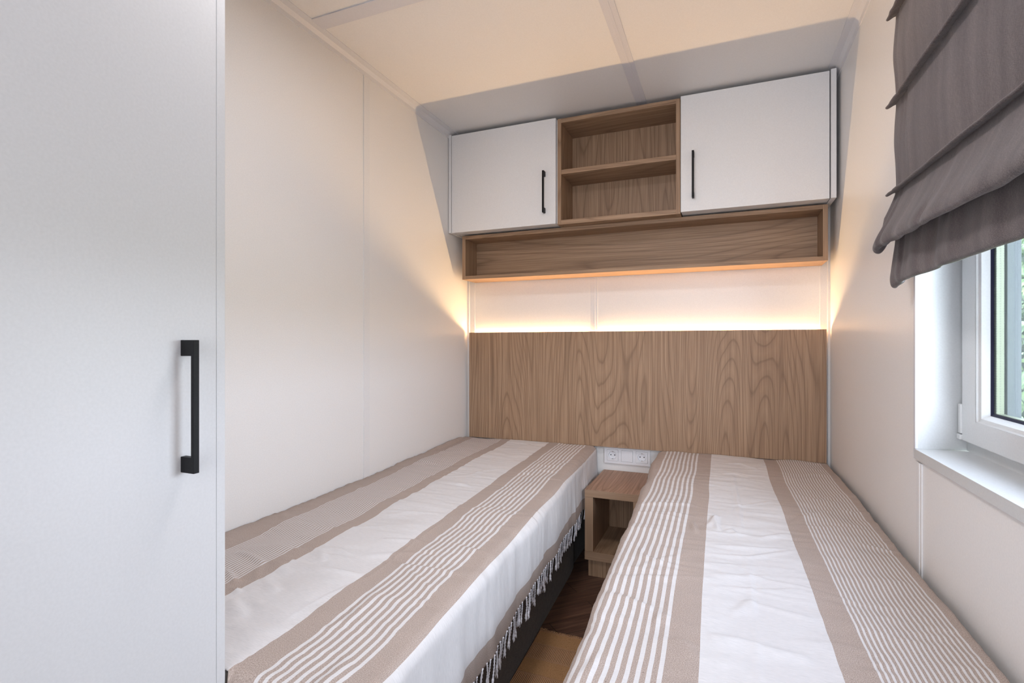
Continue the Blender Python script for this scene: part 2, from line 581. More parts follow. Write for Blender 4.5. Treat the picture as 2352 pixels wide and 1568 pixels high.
# cove in the corner between ceiling and left wall
bm = extrude_poly([(XL, CE - 0.030), (XL + 0.003, CE - 0.030), (XL + 0.005, CE - 0.016), (XL + 0.016, CE - 0.005), (XL + 0.038, CE - 0.003), (XL + 0.038, CE), (XL, CE)], 'y', YF, YB)
struct('trim_4', bm, M['cove'])
bm = extrude_poly([(XR, CE - 0.030), (XR - 0.003, CE - 0.030), (XR - 0.005, CE - 0.016), (XR - 0.016, CE - 0.005), (XR - 0.038, CE - 0.003), (XR - 0.038, CE), (XR, CE)], 'y', YF, YB)
struct('trim_5', bm, M['cove'])
strip('trim_6', (XL, 1.668, 0.0), (XL + 0.0025, 1.704, CE - 0.028), M['wstrip'])                       # left wall joint
strip('trim_7', (-0.625, YB - 0.003, 0.0), (-0.588, YB, CE), M['wstrip'])                              # back wall joint
strip('trim_8', (-0.613, YB - 0.0045, 0.0), (-0.600, YB, CE), M['wstrip'])
strip('trim_9', (XL, YB - 0.004, 0.0), (XL + 0.041, YB, CE), M['wstrip'])                              # back corners
strip('trim_10', (XR - 0.037, YB - 0.004, 0.0), (XR, YB, CE), M['wstrip'])
strip('trim_11', (XL, YB - 0.014, 0.0), (XL + 0.012, YB, CE), M['wstrip'])
strip('trim_12', (XR - 0.010, YB - 0.014, 0.0), (XR, YB, CE), M['wstrip'])
strip('trim_13', (XR - 0.003, 1.448, 0.0), (XR, 1.484, WZ0 - 0.012), M['wstrip'])                      # below the window
strip('trim_14', (XR - 0.0042, 1.459, 0.0), (XR, 1.473, WZ0 - 0.012), M['wstrip'])

# ------------------------------------------------------------------ window
win = tag(bpy.data.objects.new('window_1', None), kind='structure')
COL.objects.link(win)
win.location = (XR, 0.9, WZ0)
# reveal lining: left cheek slightly splayed, head, right cheek
lb = extrude_poly([(XR - 0.003, WY1 - 0.005), (XR - 0.003, WY1 - 0.0005), (XR + TR, WY1 + 0.0295), (XR + TR, WY1 + 0.025)], 'z', WZ0 + 0.0172, WZ1)
box(lb, (XR - 0.003, WY0, WZ1 - 0.012), (XR + TR, WY1, WZ1))
box(lb, (XR - 0.003, WY0, WZ0), (XR + TR, WY0 + 0.012, WZ1))
finish('window_lining', lb, M['pvc'], win)
cs = bmesh.new()
box(cs, (XR - 0.006, WY1 - 0.0055, WZ0 + 0.0175), (XR, WY1 + 0.007, WZ1 + 0.006), 0.001)
box(cs, (XR - 0.006, WY1 + 0.0045, WZ0 - 0.006), (XR, WY1 + 0.007, WZ0 + 0.0172), 0.0005)
finish('window_casing', cs, M['strip'], win)
B('window_sill', (XR - 0.0062, WY0, WZ0 - 0.006), (XR + TR, WY1 + 0.004, WZ0 + 0.017), M['pvc'], win, 0.001)
ZS = WZ0 + 0.017          # sill top  (H-0.245)
# fixed outer frame
fx0, fx1 = XR + 0.098, XR + TR
fr = bmesh.new()
box(fr, (fx0, WY1 - 0.055, ZS), (fx1, WY1 + 0.022, WZ1))
box(fr, (fx0, WY0, ZS), (fx1, WY0 + 0.06, WZ1))
box(fr, (fx0, WY0 + 0.06, ZS), (fx1, WY1 - 0.055, ZS + 0.055))
box(fr, (fx0, WY0 + 0.06, WZ1 - 0.06), (fx1, WY1 - 0.055, WZ1))
finish('window_frame', fr, M['pvc'], win)

def ring(bm, x_o, x_i, yo0, yo1, zo0, zo1, yi0, yi1, zi0, zi1):
    """sloped rectangular ring: outer loop at x_o, inner loop at x_i"""
    o = [bm.verts.new(p) for p in ((x_o, yo0, zo0), (x_o, yo1, zo0), (x_o, yo1, zo1), (x_o, yo0, zo1))]
    i = [bm.verts.new(p) for p in ((x_i, yi0, zi0), (x_i, yi1, zi0), (x_i, yi1, zi1), (x_i, yi0, zi1))]
    for a in range(4):
        b_ = (a + 1) % 4
        bm.faces.new((o[a], o[b_], i[b_], i[a]))

SX = 0.500                        # sash face
sy0, sy1, sz0, sz1 = WY0 + 0.03, 1.474, H - 0.217, WZ1 - 0.03
gy0, gy1, gz0, gz1 = sy0 + 0.09, 1.385, H - 0.149, sz1 - 0.09
sb = bmesh.new()
ring(sb, SX + 0.055, SX, sy0, sy1, sz0, sz1, sy0, sy1, sz0, sz1)
ring(sb, SX, SX, sy0, sy1, sz0, sz1, sy0 + 0.068, 1.406, H - 0.168, sz1 - 0.068)
finish('window_sash', sb, M['pvc'], win)
gb = bmesh.new()
ring(gb, SX + 0.0005, SX + 0.004, sy0 + 0.068, 1.406, H - 0.168, sz1 - 0.068, sy0 + 0.071, 1.403, H - 0.165, sz1 - 0.071)
ring(gb, SX + 0.004, SX + 0.006, sy0 + 0.071, 1.403, H - 0.165, sz1 - 0.071, sy0 + 0.078, 1.396, H - 0.159, sz1 - 0.078)
ring(gb, SX + 0.006, SX + 0.018, sy0 + 0.078, 1.396, H - 0.159, sz1 - 0.078, gy0 - 0.004, gy1 + 0.002, gz0 - 0.002, gz1 + 0.004)
finish('glazing_bead', gb, M['pvc'], win)
ga = bmesh.new()
ring(ga, SX + 0.018, SX + 0.0215, gy0 - 0.004, gy1 + 0.002, gz0 - 0.002, gz1 + 0.004, gy0 + 0.003, gy1 - 0.004, gz0 + 0.003, gz1 - 0.003)
finish('gasket', ga, M['gasket'], win)
gx = SX + 0.0215
B('glass_pane', (gx, gy0, gz0), (gx + 0.002, gy1, gz1), M['glass'], win)
B('glass_pane', (gx + 0.017, gy0, gz0), (gx + 0.019, gy1, gz1), M['glass'], win)
sp = bmesh.new()
box(sp, (gx + 0.003, gy1 - 0.006, gz0), (gx + 0.016, gy1 + 0.01, gz1))
box(sp, (gx + 0.003, gy0 - 0.01, gz0), (gx + 0.016, gy0 + 0.006, gz1))
box(sp, (gx + 0.003, gy0, gz0 - 0.01), (gx + 0.016, gy1, gz0 + 0.004))
finish('glazing_spacer', sp, M['spacer'], win)
op = bmesh.new()
box(op, (gx + 0.020, gy1 - 0.008, gz0 - 0.06), (XR + TR + 0.004, gy1 + 0.1, gz1 + 0.06))
box(op, (gx + 0.020, gy0 - 0.1, gz0 - 0.06), (XR + TR + 0.004, gy0 + 0.008, gz1 + 0.06))
box(op, (gx + 0.020, gy0, gz0 - 0.09), (XR + TR + 0.004, gy1, gz0 - 0.002))
finish('outer_profile', op, M['outer'], win)
hb = box(bmesh.new(), (SX - 0.003, 1.474, H - 0.203), (SX + 0.014, 1.489, H - 0.136), 0.002)
box(hb, (SX - 0.005, 1.472, H - 0.217), (SX + 0.014, 1.491, H - 0.2045), 0.002)
finish('hinge_cover', hb, M['pvc'], win)

# ------------------------------------------------------------------ outside: ground and creeper hedge
tag(B('ground', (0.58, -4, -0.5), (9, 12, -0.42), M['grass']), kind='structure')
hedge = empty('creeper_hedge', (2.2, 5.0, -0.42), 'pale green five-leaved creeper hedge growing outside beyond the window glass', 'hedge')
lf = bmesh.new()
def leaflet(bm, base, d, nrm, L, W):
    s = d.cross(nrm).normalized()
    pr = [(0, 0), (0.25, 0.32), (0.55, 0.5), (0.8, 0.3), (1.0, 0)]
    mid = [bm.verts.new(base + d * (L * a) - nrm * (0.10 * L * a * a)) for a, _ in pr]
    for sg in (1, -1):
        side = [mid[0]] + [bm.verts.new(base + d * (L * a) + s * (sg * W * b_) + nrm * (0.10 * W - 0.10 * L * a * a)) for a, b_ in pr[1:-1]] + [mid[-1]]
        for q in range(4):
            vs_ = [mid[q], mid[q + 1], side[q + 1], side[q]]
            u_ = []
            for v_ in vs_:
                if v_ not in u_: u_.append(v_)
            f_ = u_ if sg > 0 else u_[::-1]
            if len(f_) >= 3: bm.faces.new(f_)
for i in range(4200):
    y = rng.uniform(3.2, 6.9)
    z = rng.uniform(-0.35, 2.5)
    x = 1.95 + rng.uniform(0, 0.32) + 0.10 * math.sin(y * 5 + z * 3)
    nrm = Vector((-1.0, rng.uniform(-.6, .3), rng.uniform(0.0, 1.1))).normalized()
    dn = Vector((rng.uniform(-.3, .3), rng.uniform(-.5, .5), -1)).normalized()
    dn = (dn - nrm * dn.dot(nrm)).normalized()
    L = rng.uniform(0.055, 0.095)
    for a in (-1.35, -0.7, 0, 0.7, 1.35):
        d = Matrix.Rotation(a, 3, nrm) @ dn
        leaflet(lf, Vector((x, y, z)), d, nrm, L * (1 - 0.16 * abs(a)), L * 0.42)
finish('foliage', lf, M['leaf'], hedge)
st = bmesh.new()
for i in range(10):
    y = 3.3 + i * 0.37 + rng.uniform(-.1, .1)
    pts = [(2.18 + 0.05 * math.sin(q * 1.3 + i), y + 0.06 * math.sin(q * 0.9 + 2 * i), -0.42 + q * 0.26) for q in range(11)]
    tube(st, pts, 0.007)
finish('stems', st, M['stem'], hedge)
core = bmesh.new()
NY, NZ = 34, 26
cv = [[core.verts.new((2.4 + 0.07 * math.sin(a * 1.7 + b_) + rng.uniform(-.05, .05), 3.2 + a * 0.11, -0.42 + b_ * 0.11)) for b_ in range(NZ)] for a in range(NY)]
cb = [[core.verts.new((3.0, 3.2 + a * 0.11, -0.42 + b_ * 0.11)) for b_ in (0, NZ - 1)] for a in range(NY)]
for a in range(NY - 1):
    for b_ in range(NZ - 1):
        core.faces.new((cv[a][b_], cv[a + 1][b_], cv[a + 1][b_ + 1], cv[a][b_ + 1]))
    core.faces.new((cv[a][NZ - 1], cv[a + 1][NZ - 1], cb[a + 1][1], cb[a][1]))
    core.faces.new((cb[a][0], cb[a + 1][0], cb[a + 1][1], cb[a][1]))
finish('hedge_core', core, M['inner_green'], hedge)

# ------------------------------------------------------------------ handle
def handle_bm(length, prot, width, bar=0.006, post=0.0235):
    """profile in (protrusion p, z), extruded along w; origin at mid of the fixing face"""
    h = length / 2
    pts = [(0, -h), (prot, -h), (prot, h), (0, h), (0, h - post), (prot - bar, h - post), (prot - bar, -h + post), (0, -h + post)]
    return pts

def handle_y(parent, x, yface, z0, z1, prot=0.028, width=0.009):
    """handle on a face looking towards -Y"""
    pts = [(yface - p, (z0 + z1) / 2 + q) for p, q in handle_bm(z1 - z0, prot, width)]
    return finish('handle', extrude_poly(pts, 'x', x - width / 2, x + width / 2, 0.0008), M['black'], parent)

def handle_x(parent, xface, y, z0, z1, prot=0.028, width=0.009):
    pts = [(xface + p, (z0 + z1) / 2 + q) for p, q in handle_bm(z1 - z0, prot, width)]
    return finish('handle', extrude_poly(pts, 'y', y - width / 2, y + width / 2, 0.0008), M['black'], parent)

# ------------------------------------------------------------------ wardrobe
WX = -0.745
wd = empty('wardrobe', (-1.03, 0.0, 0.0), 'tall white wardrobe with a long black handle at the foot of the left bed', 'wardrobe')
bm = bmesh.new()
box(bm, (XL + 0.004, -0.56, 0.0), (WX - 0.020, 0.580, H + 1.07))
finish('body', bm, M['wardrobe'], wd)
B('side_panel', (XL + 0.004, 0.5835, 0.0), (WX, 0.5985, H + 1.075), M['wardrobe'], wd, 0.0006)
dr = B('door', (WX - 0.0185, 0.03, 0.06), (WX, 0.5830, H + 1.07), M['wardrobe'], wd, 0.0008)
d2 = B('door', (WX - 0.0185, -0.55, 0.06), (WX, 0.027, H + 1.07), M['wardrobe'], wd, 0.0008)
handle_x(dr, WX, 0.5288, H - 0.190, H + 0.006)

# ------------------------------------------------------------------ overhead cabinets
YC = 2.350
def cabinet(name, x0, x1, dx0, dx1, px0, px1, hx, label):
    c = empty(name, ((x0 + x1) / 2, YB, H + 0.571), label, 'cabinet', 'white overhead cabinets')
    B('body', (x0, YC + 0.020, H + 0.574), (x1, YB - 0.001, H + 1.068), M['cabinet'], c, 0.0006)
    d = B('door', (dx0, YC, H + 0.571), (dx1, YC + 0.0185, H + 1.071), M['cabinet'], c, 0.0008)
    B('end_panel', (px0, YC - 0.004, H + 0.571), (px1, YB - 0.001, H + 1.075), M['cabinet'], c, 0.0006)
    handle_y(d, hx, YC, H + 0.624, H + 0.822)
    return c

cabinet('wall_cabinet', -1.2975, -0.7325, -1.2965, -0.738, -1.312, -1.2985, -0.793,
        'smaller white overhead cabinet left of the open wooden shelves')
cabinet('wall_cabinet', -0.172, 0.386, -0.173, 0.383, 0.3875, 0.406, -0.122,
        'larger white overhead cabinet right of the open wooden shelves, nearer the window')

# open wooden unit
ou = empty('open_shelf_unit', (-0.452, YB, H + 0.566), 'open two-tier wooden shelf unit between the two white overhead cabinets', 'shelf unit')
ux0, ux1, uz0, uz1, uy = -0.7315, -0.1755, H + 0.566, H + 1.067, 2.358
B('side_panel', (ux0, uy, uz0), (ux0 + 0.018, YB - 0.002, uz1), M['wood_z_in'], ou, 0.0006)
B('side_panel', (ux1 - 0.018, uy, uz0), (ux1, YB - 0.002, uz1), M['wood_z_in'], ou, 0.0006)
B('top_panel', (ux0 + 0.018, uy, uz1 - 0.020), (ux1 - 0.018, YB - 0.002, uz1), M['wood_x'], ou, 0.0006)
B('bottom_panel', (ux0 + 0.018, uy, uz0), (ux1 - 0.018, YB - 0.002, uz0 + 0.021), M['wood_x'], ou, 0.0006)
B('shelf', (ux0 + 0.018, uy + 0.002, H + 0.804), (ux1 - 0.018, YB - 0.014, H + 0.825), M['wood_x'], ou, 0.0006)
B('back_panel', (ux0 + 0.018, YB - 0.014, uz0 + 0.021), (ux1 - 0.018, YB - 0.002, uz1 - 0.020), M['wood_z_in'], ou)

# long open box shelf
bs = empty('box_shelf', (-0.443, YB, H + 0.338), 'long shallow open wooden box shelf mounted under the overhead cabinets', 'shelf')
bx0, bx1, bz0, bz1, by = -1.272, 0.389, H + 0.338, H + 0.5655, 2.420
B('side_panel', (bx0, by, bz0), (bx0 + 0.018, YB - 0.002, bz1), M['wood_z_in'], bs, 0.0006)
B('side_panel', (bx1 - 0.018, by, bz0), (bx1, YB - 0.002, bz1), M['wood_z_in'], bs, 0.0006)
B('top_panel', (bx0 + 0.018, by, bz1 - 0.018), (bx1 - 0.018, YB - 0.002, bz1), M['wood_x'], bs, 0.0006)
B('bottom_panel', (bx0 + 0.018, by, bz0), (bx1 - 0.018, YB - 0.002, bz0 + 0.018), M['wood_x'], bs, 0.0006)
B('back_panel', (bx0 + 0.018, YB - 0.020, bz0 + 0.018), (bx1 - 0.018, YB - 0.002, bz1 - 0.018), M['wood_x'], bs)

# ------------------------------------------------------------------ headboard and LED strip
tag(B('headboard', (-1.289, 2.533, H - 0.505), (0.402, 2.551, H + 0.063), M['wood_z'], bev=0.0006, origin=(-0.44, 2.54, H - 0.505)),
    'wide upright-grained wooden headboard panel behind both beds', 'headboard')
led = bmesh.new()
box(led, (-1.275, 2.5535, H + 0.040), (0.388, 2.5575, H + 0.048))
tag(finish('led_strip', led, M['led'], origin=(-0.44, 2.556, H + 0.040)),
    'glowing warm yellow light strip hidden behind the top edge of the headboard', 'light strip')
area('led_glow', (-0.4435, 2.5712, H + 0.053), (math.radians(180 + 48), 0, 0), 1.66, 0.005, LED, (1.0, 0.64, 0.31))

# ------------------------------------------------------------------ nightstand
ns = empty('nightstand', (-0.435, 2.38, 0.0), 'small open wooden nightstand standing between the two beds', 'nightstand')
nx0, nx1, ny = -0.556, -0.314, 2.188
zt = H - 0.626
B('top_panel', (nx0, ny, zt - 0.031), (nx1, YB - 0.002, zt), M['wood_top'], ns, 0.0008)
B('side_panel', (nx0, ny + 0.001, H - 0.891), (nx0 + 0.036, YB - 0.002, zt - 0.0315), M['edge_z'], ns, 0.0006)
B('side_panel', (nx1 - 0.036, ny + 0.001, H - 0.891), (nx1, YB - 0.002, zt - 0.0315), M['edge_z'], ns, 0.0006)
B('bottom_panel', (nx0, ny, H - 0.927), (nx1, YB - 0.002, H - 0.8915), M['wood_y'], ns, 0.0008)
B('edge_band', (nx0, ny - 0.0009, zt - 0.031), (nx1, ny + 0.0003, zt - 0.0006), M['edge'], ns)
B('edge_band', (nx0, ny - 0.0009, H - 0.927), (nx1, ny + 0.0003, H - 0.892), M['edge'], ns)
B('back_panel', (nx0 + 0.036, 2.530, H - 0.891), (nx1 - 0.036, 2.542, zt - 0.0315), M['wood_z_in'], ns)
B('plinth', (nx0 + 0.013, ny + 0.012, 0.0), (nx1 - 0.013, YB - 0.03, H - 0.9275), M['wood_z_in'], ns)

# ------------------------------------------------------------------ sockets
SY = YB - 0.0105
so = empty('socket_plate', (-0.440, YB, H - 0.550), 'white triple electrical plate with two round sockets and a blank, above the nightstand', 'socket')
def frame_plate():
    bm = bmesh.new()
    x0, x1, z0, z1 = -0.5515, -0.3290, H - 0.5905, H - 0.5095
    cz = H - 0.550
    xs = [x0]
    for c in (-0.511, -0.440, -0.369): xs += [c - 0.0278, c + 0.0278]
    xs.append(x1)
    for i in range(0, 7):
        if i % 2 == 0:
            box(bm, (xs[i], SY, z0), (xs[i + 1], YB - 0.001, z1))
        else:
            box(bm, (xs[i], SY, z0), (xs[i + 1], YB - 0.001, cz - 0.0278))
            box(bm, (xs[i], SY, cz + 0.0278), (xs[i + 1], YB - 0.001, z1))
    bmesh.ops.remove_doubles(bm, verts=bm.verts, dist=1e-5)
    return bm
finish('cover_frame', frame_plate(), M['plastic'], so)
def socket_insert(cx, cz):
    bm = bmesh.new()
    n = 40
    hs, r, yf, yd = 0.0270, 0.0200, SY - 0.0012, SY + 0.0085
    sq, ci, cd = [], [], []
    for i in range(n):
        a = 2 * PI * i / n
        c_, s_ = math.cos(a), math.sin(a)
        m_ = max(abs(c_), abs(s_))
        sq.append(bm.verts.new((cx + hs * c_ / m_, yf, cz + hs * s_ / m_)))
        ci.append(bm.verts.new((cx + r * c_, yf, cz + r * s_)))
        cd.append(bm.verts.new((cx + (r - 0.0015) * c_, yd, cz + (r - 0.0015) * s_)))
    bk = [bm.verts.new((v.co.x, YB - 0.002, v.co.z)) for v in sq]
    for i in range(n):
        j = (i + 1) % n
        bm.faces.new((sq[i], sq[j], ci[j], ci[i]))
        bm.faces.new((ci[i], ci[j], cd[j], cd[i]))
        bm.faces.new((sq[j], sq[i], bk[i], bk[j]))
    bm.faces.new(cd)
    o = finish('socket', bm, M['plastic'], so)
    hb = bmesh.new()
    for dx in (-0.0095, 0.0095):
        tube(hb, [(cx + dx, yd - 0.0006, cz), (cx + dx, yd + 0.0004, cz)], 0.0027, 14)
    finish('pin_holes', hb, M['hole'], o)
    for sg in (1, -1):
        cb_ = box(bmesh.new(), (cx - 0.0022, yf + 0.002, cz + sg * 0.0165), (cx + 0.0022, yd - 0.0003, cz + sg * 0.0188), 0.0004)
        finish('earth_clip', cb_, M['metal'], o)
    return o
socket_insert(-0.511, H - 0.550)
socket_insert(-0.369, H - 0.550)
B('blank_cover', (-0.440 - 0.0270, SY - 0.0022, H - 0.577), (-0.440 + 0.0270, YB - 0.002, H - 0.523), M['plastic'], so, 0.0008)

# ------------------------------------------------------------------ beds
def lerp(y, pts):
    ys = [p[0] for p in pts]; xs = [p[1] for p in pts]
    return np.interp(y, ys, xs)

L_edge = [(0.60, -0.485), (1.4, -0.522), (2.15, -0.564), (2.19, -0.568), (2.53, -0.582)]
L_top = [(0.60, H - 0.532), (1.2, H - 0.526), (2.0, H - 0.510), (2.53, H - 0.506)]
R_edge = [(0.50, -0.227), (0.80, -0.237), (1.30, -0.254), (1.9, -0.277), (2.53, -0.302)]
R_top = [(0.50, H - 0.524), (1.2, H - 0.516), (2.0, H - 0.507), (2.53, H - 0.503)]

def mattress(name, parent, xw, edge, top, y0, y1, inset, zb, mat):
    """soft slab whose free edge follows the measured line"""
    ny, nx = 40, 24
    r = 0.03
    ys = np.linspace(y0 + 0.006, y1, ny)
    rows = []
    for y in ys:
        e = lerp(y, edge)
        sg = 1 if e > xw else -1
        e -= sg * inset
        t = lerp(y, top) - 0.014
        prof = [(xw, zb)]
        prof.append((xw, t - 0.018)); prof.append((xw + sg * 0.05, t))
        for q in range(1, 8): prof.append((xw + sg * 0.05 + (e - sg * r - xw - sg * 0.05) * q / 8, t))
        for q in range(0, 7):
            a = PI / 2 * q / 6
            prof.append((e - sg * r + sg * r * math.sin(a), t - r + r * math.cos(a)))
        prof.append((e, (t + zb) / 2)); prof.append((e, zb + 0.01)); prof.append((e - sg * 0.01, zb))
        rows.append([(p[0], y, p[1]) for p in prof])
    bm = bmesh.new()
    vv = [[bm.verts.new(p) for p in row] for row in rows]
    n = len(vv[0])
    for a, b_ in zip(vv, vv[1:]):
        for i in range(n):
            bm.faces.new((a[i], a[(i + 1) % n], b_[(i + 1) % n], b_[i]))
    bm.faces.new(vv[0]); bm.faces.new(vv[-1][::-1])
    return finish(name, bm, mat, parent, smooth=False)

lb_ = empty('bed', (-0.95, 1.55, 0.0), 'single bed along the left wall with charcoal fabric base', 'bed', 'single beds')
bm = extrude_poly([(XL + 0.01, 0.625), (-0.560, 0.625), (-0.585, 1.41), (-0.615, 2.18), (-0.622, 2.25), (XL + 0.01, 2.25)], 'z', 0.0, H - 0.672, 0.006)
finish('base', bm, M['base_fabric'], lb_)
finish('inner_base', box(bmesh.new(), (XL + 0.01, 2.251, 0.0), (-0.634, 2.53, H - 0.675)), M['base_fabric'], lb_)
mattress('mattress', lb_, XL + 0.006, L_edge, L_top, 0.612, 2.526, 0.014, H - 0.670, M['mattress'])
rb_ = empty('bed', (0.08, 1.50, 0.0), 'single bed under the window along the right wall', 'bed', 'single beds')
bm = extrude_poly([(XR - 0.012, 0.53), (-0.160, 0.53), (-0.22, 2.15), (XR - 0.012, 2.25)], 'z', 0.0, H - 0.735, 0.006)
finish('base', bm, M['base_fabric'], rb_)
mattress('mattress', rb_, XR - 0.021, R_edge, R_top, 0.512, 2.526, 0.016, H - 0.733, M['mattress'])

# ---- throws
def seg_dist(X, Y, pts):
    """distance to a polyline and position along it (0..1)"""
    best = np.full(X.shape, 1e9); tt = np.zeros(X.shape); sd = np.zeros(X.shape)
    L = [math.dist(a, b) for a, b in zip(pts, pts[1:])]
    tot = sum(L); acc = 0
    for (a, b), l in zip(zip(pts, pts[1:]), L):
        dx, dy = (b[0] - a[0]) / l, (b[1] - a[1]) / l
        u = (X - a[0]) * dx + (Y - a[1]) * dy
        uc = np.clip(u, 0, l)
        px, py = a[0] + dx * uc, a[1] + dy * uc
        d = np.hypot(X - px, Y - py)
        m = d < best
        best = np.where(m, d, best)
        tt = np.where(m, (acc + uc) / tot, tt)
        sd = np.where(m, (X - a[0]) * dy - (Y - a[1]) * dx, sd)
        acc += l
    return best, tt, sd

def crease(X, Y, pts, amp, wd_):
    d, t, sd = seg_dist(X, Y, pts)
    env = np.sin(np.clip(t, 0, 1) * PI) ** 0.6
    side = np.exp(-((np.abs(sd) / wd_) ** 2)) * (d < 4 * wd_)
    g = np.exp(-(d / wd_) ** 2)
    tr = np.exp(-((d) / (wd_ * 1.5)) ** 2) * 0.75 * np.clip(sd / wd_, -1.5, 1.5)
    return amp * env * (g + tr)

def smooth_noise(shape, cells, seed):
    r = np.random.default_rng(seed)
    g = r.normal(size=(cells[0] + 3, cells[1] + 3))
    u = np.linspace(0, cells[0], shape[0]); v = np.linspace(0, cells[1], shape[1])
    iu = u.astype(int); fu = u - iu; iv = v.astype(int); fv = v - iv
    fu = fu * fu * (3 - 2 * fu); fv = fv * fv * (3 - 2 * fv)
    A = g[np.ix_(iu, iv)]; Bq = g[np.ix_(iu + 1, iv)]; C = g[np.ix_(iu, iv + 1)]; D = g[np.ix_(iu + 1, iv + 1)]
    FU, FV = fu[:, None], fv[None, :]
    return (A * (1 - FU) + Bq * FU) * (1 - FV) + (C * (1 - FU) + D * FU) * FV

def px2bed(px, py, z):
    u = (px - 1176) / FPX; v = (790 - py) / FPX
    s_, c_ = math.sin(math.radians(22.25)), math.cos(math.radians(22.25))
    t = z / v
    return ((-s_ + u * c_) * t, (c_ + u * s_) * t)

def throw(name, xw, edge, top, y0, y1, s_of_x, s_end, creases, label, group, seed, hang_wave=0.006, lean=0.02, end_x=None, wall_dip=0.0):
    ny, na = 420, 230
    ys = np.linspace(y0, y1, ny)
    P = np.zeros((ny, na, 3)); UV = np.zeros((ny, na, 2))
    NR = np.zeros((ny, na, 3))
    r = 0.030
    sg = 1 if edge[0][1] > xw else -1
    wob = smooth_noise((ny, 2), (9, 1), seed)[:, 0] * 0.0035
    hem = smooth_noise((ny, 2), (11, 1), seed + 3)[:, 0] * 0.004
    for i, y in enumerate(ys):
        e = float(lerp(y, edge)) + sg * wob[i]
        t = float(lerp(y, top))
        s0 = s_of_x(xw, y)
        flat = abs(e - sg * r - xw)
        tot = s_end + hem[i] - s0
        a = np.linspace(0, 1, na) * tot
        x = np.empty(na); z = np.empty(na); nx_ = np.empty(na); nz_ = np.empty(na)
        m1 = a <= flat
        x[m1] = xw + sg * a[m1]; z[m1] = t; nx_[m1] = 0; nz_[m1] = 1
        arc = r * PI / 2
        m2 = (a > flat) & (a <= flat + arc)
        th = (a[m2] - flat) / r
        x[m2] = e - sg * r + sg * r * np.sin(th); z[m2] = t - r + r * np.cos(th)
        nx_[m2] = sg * np.sin(th); nz_[m2] = np.cos(th)
        m3 = a > flat + arc
        q = a[m3] - flat - arc
        x[m3] = e + sg * q * lean; z[m3] = t - r - q; nx_[m3] = sg; nz_[m3] = 0.0
        P[i, :, 0] = x; P[i, :, 1] = y; P[i, :, 2] = z
        NR[i, :, 0] = nx_; NR[i, :, 2] = nz_
        UV[i, :, 0] = s0 + a; UV[i, :, 1] = y
    S = UV[..., 0]
    X, Y = P[..., 0], P[..., 1]
    topm = NR[..., 2] ** 2
    h = 0.0022 * smooth_noise((ny, na), (14, 8), seed + 1) + 0.0011 * smooth_noise((ny, na), (46, 12), seed + 2)
    h += 0.0007 * smooth_noise((ny, na), (130, 16), seed + 5)
    for pts, amp, wd_ in creases:
        h += crease(X, Y, pts, amp, wd_) * topm
    rr = random.Random(seed)
    for _ in range(46):      # small random puckers, mostly across the cloth
        cx_ = rr.uniform(min(xw, edge[0][1]), max(xw, edge[0][1])); cy_ = rr.uniform(y0, y1)
        a_ = rr.gauss(0, 0.35); l_ = rr.uniform(0.03, 0.13)
        pts = [(cx_ - l_ * math.cos(a_), cy_ - l_ * math.sin(a_)), (cx_, cy_ + rr.uniform(-.008, .008)), (cx_ + l_ * math.cos(a_), cy_ + l_ * math.sin(a_))]
        h += crease(X, Y, pts, rr.uniform(0.0010, 0.0026), rr.uniform(0.005, 0.010)) * topm
    # vertical folds on the hanging side, growing towards the hem
    down = np.clip((S - 0.77) / 0.22, 0, 1)
    fold = smooth_noise((ny, 2), (42, 1), seed + 8)[:, :1] * 0.6 + smooth_noise((ny, 2), (16, 1), seed + 9)[:, :1]
    h = h + down * fold * hang_wave
    h = np.maximum(h, -0.004)
    P = P + NR * h[..., None]
    # cloth sinks a little along the wall
    P[..., 2] -= wall_dip * np.exp(-(np.abs(P[..., 0] - xw) / 0.035) ** 2) * np.clip((2.2 - P[..., 1]) / 0.5, 0, 1)
    UVy = UV[..., 1].copy()
    # lengthwise wander so that the stripes are not ruler-straight
    UV[..., 0] += 0.0022 * smooth_noise((ny, na), (12, 3), seed + 11)
    if end_x is not None:      # the foot end slips past the wardrobe's corner and turns down
        wx = np.clip((P[..., 0] - end_x) / 0.012, 0, 1)
        wy = np.clip(1 - (P[..., 1] - y0) / 0.05, 0, 1)
        P[..., 1] -= 0.018 * wx * wy
        P[..., 2] -= 0.05 * wx * np.clip(1 - (UVy - y0) / 0.022, 0, 1) ** 1.6
    o = grid_mesh(name, P, UV, M['throw'], origin=((xw + edge[0][1]) / 2, (y0 + y1) / 2, float(lerp(1.5, top))), thick=0.0016)
    tag(o, label, 'throw', group)
    return o, P, ys

def cpx(lst, z=-0.51):
    return [px2bed(x, y, z) for x, y in lst]
def q7(pts):   # pixels of the left-bed area
    return cpx([(510 + x / 2.666, 980 + y / 2.666) for x, y in pts], -0.52)
def q1(pts):
    return cpx([(1300 + x / 2.236, 1000 + y / 2.236) for x, y in pts], -0.505)

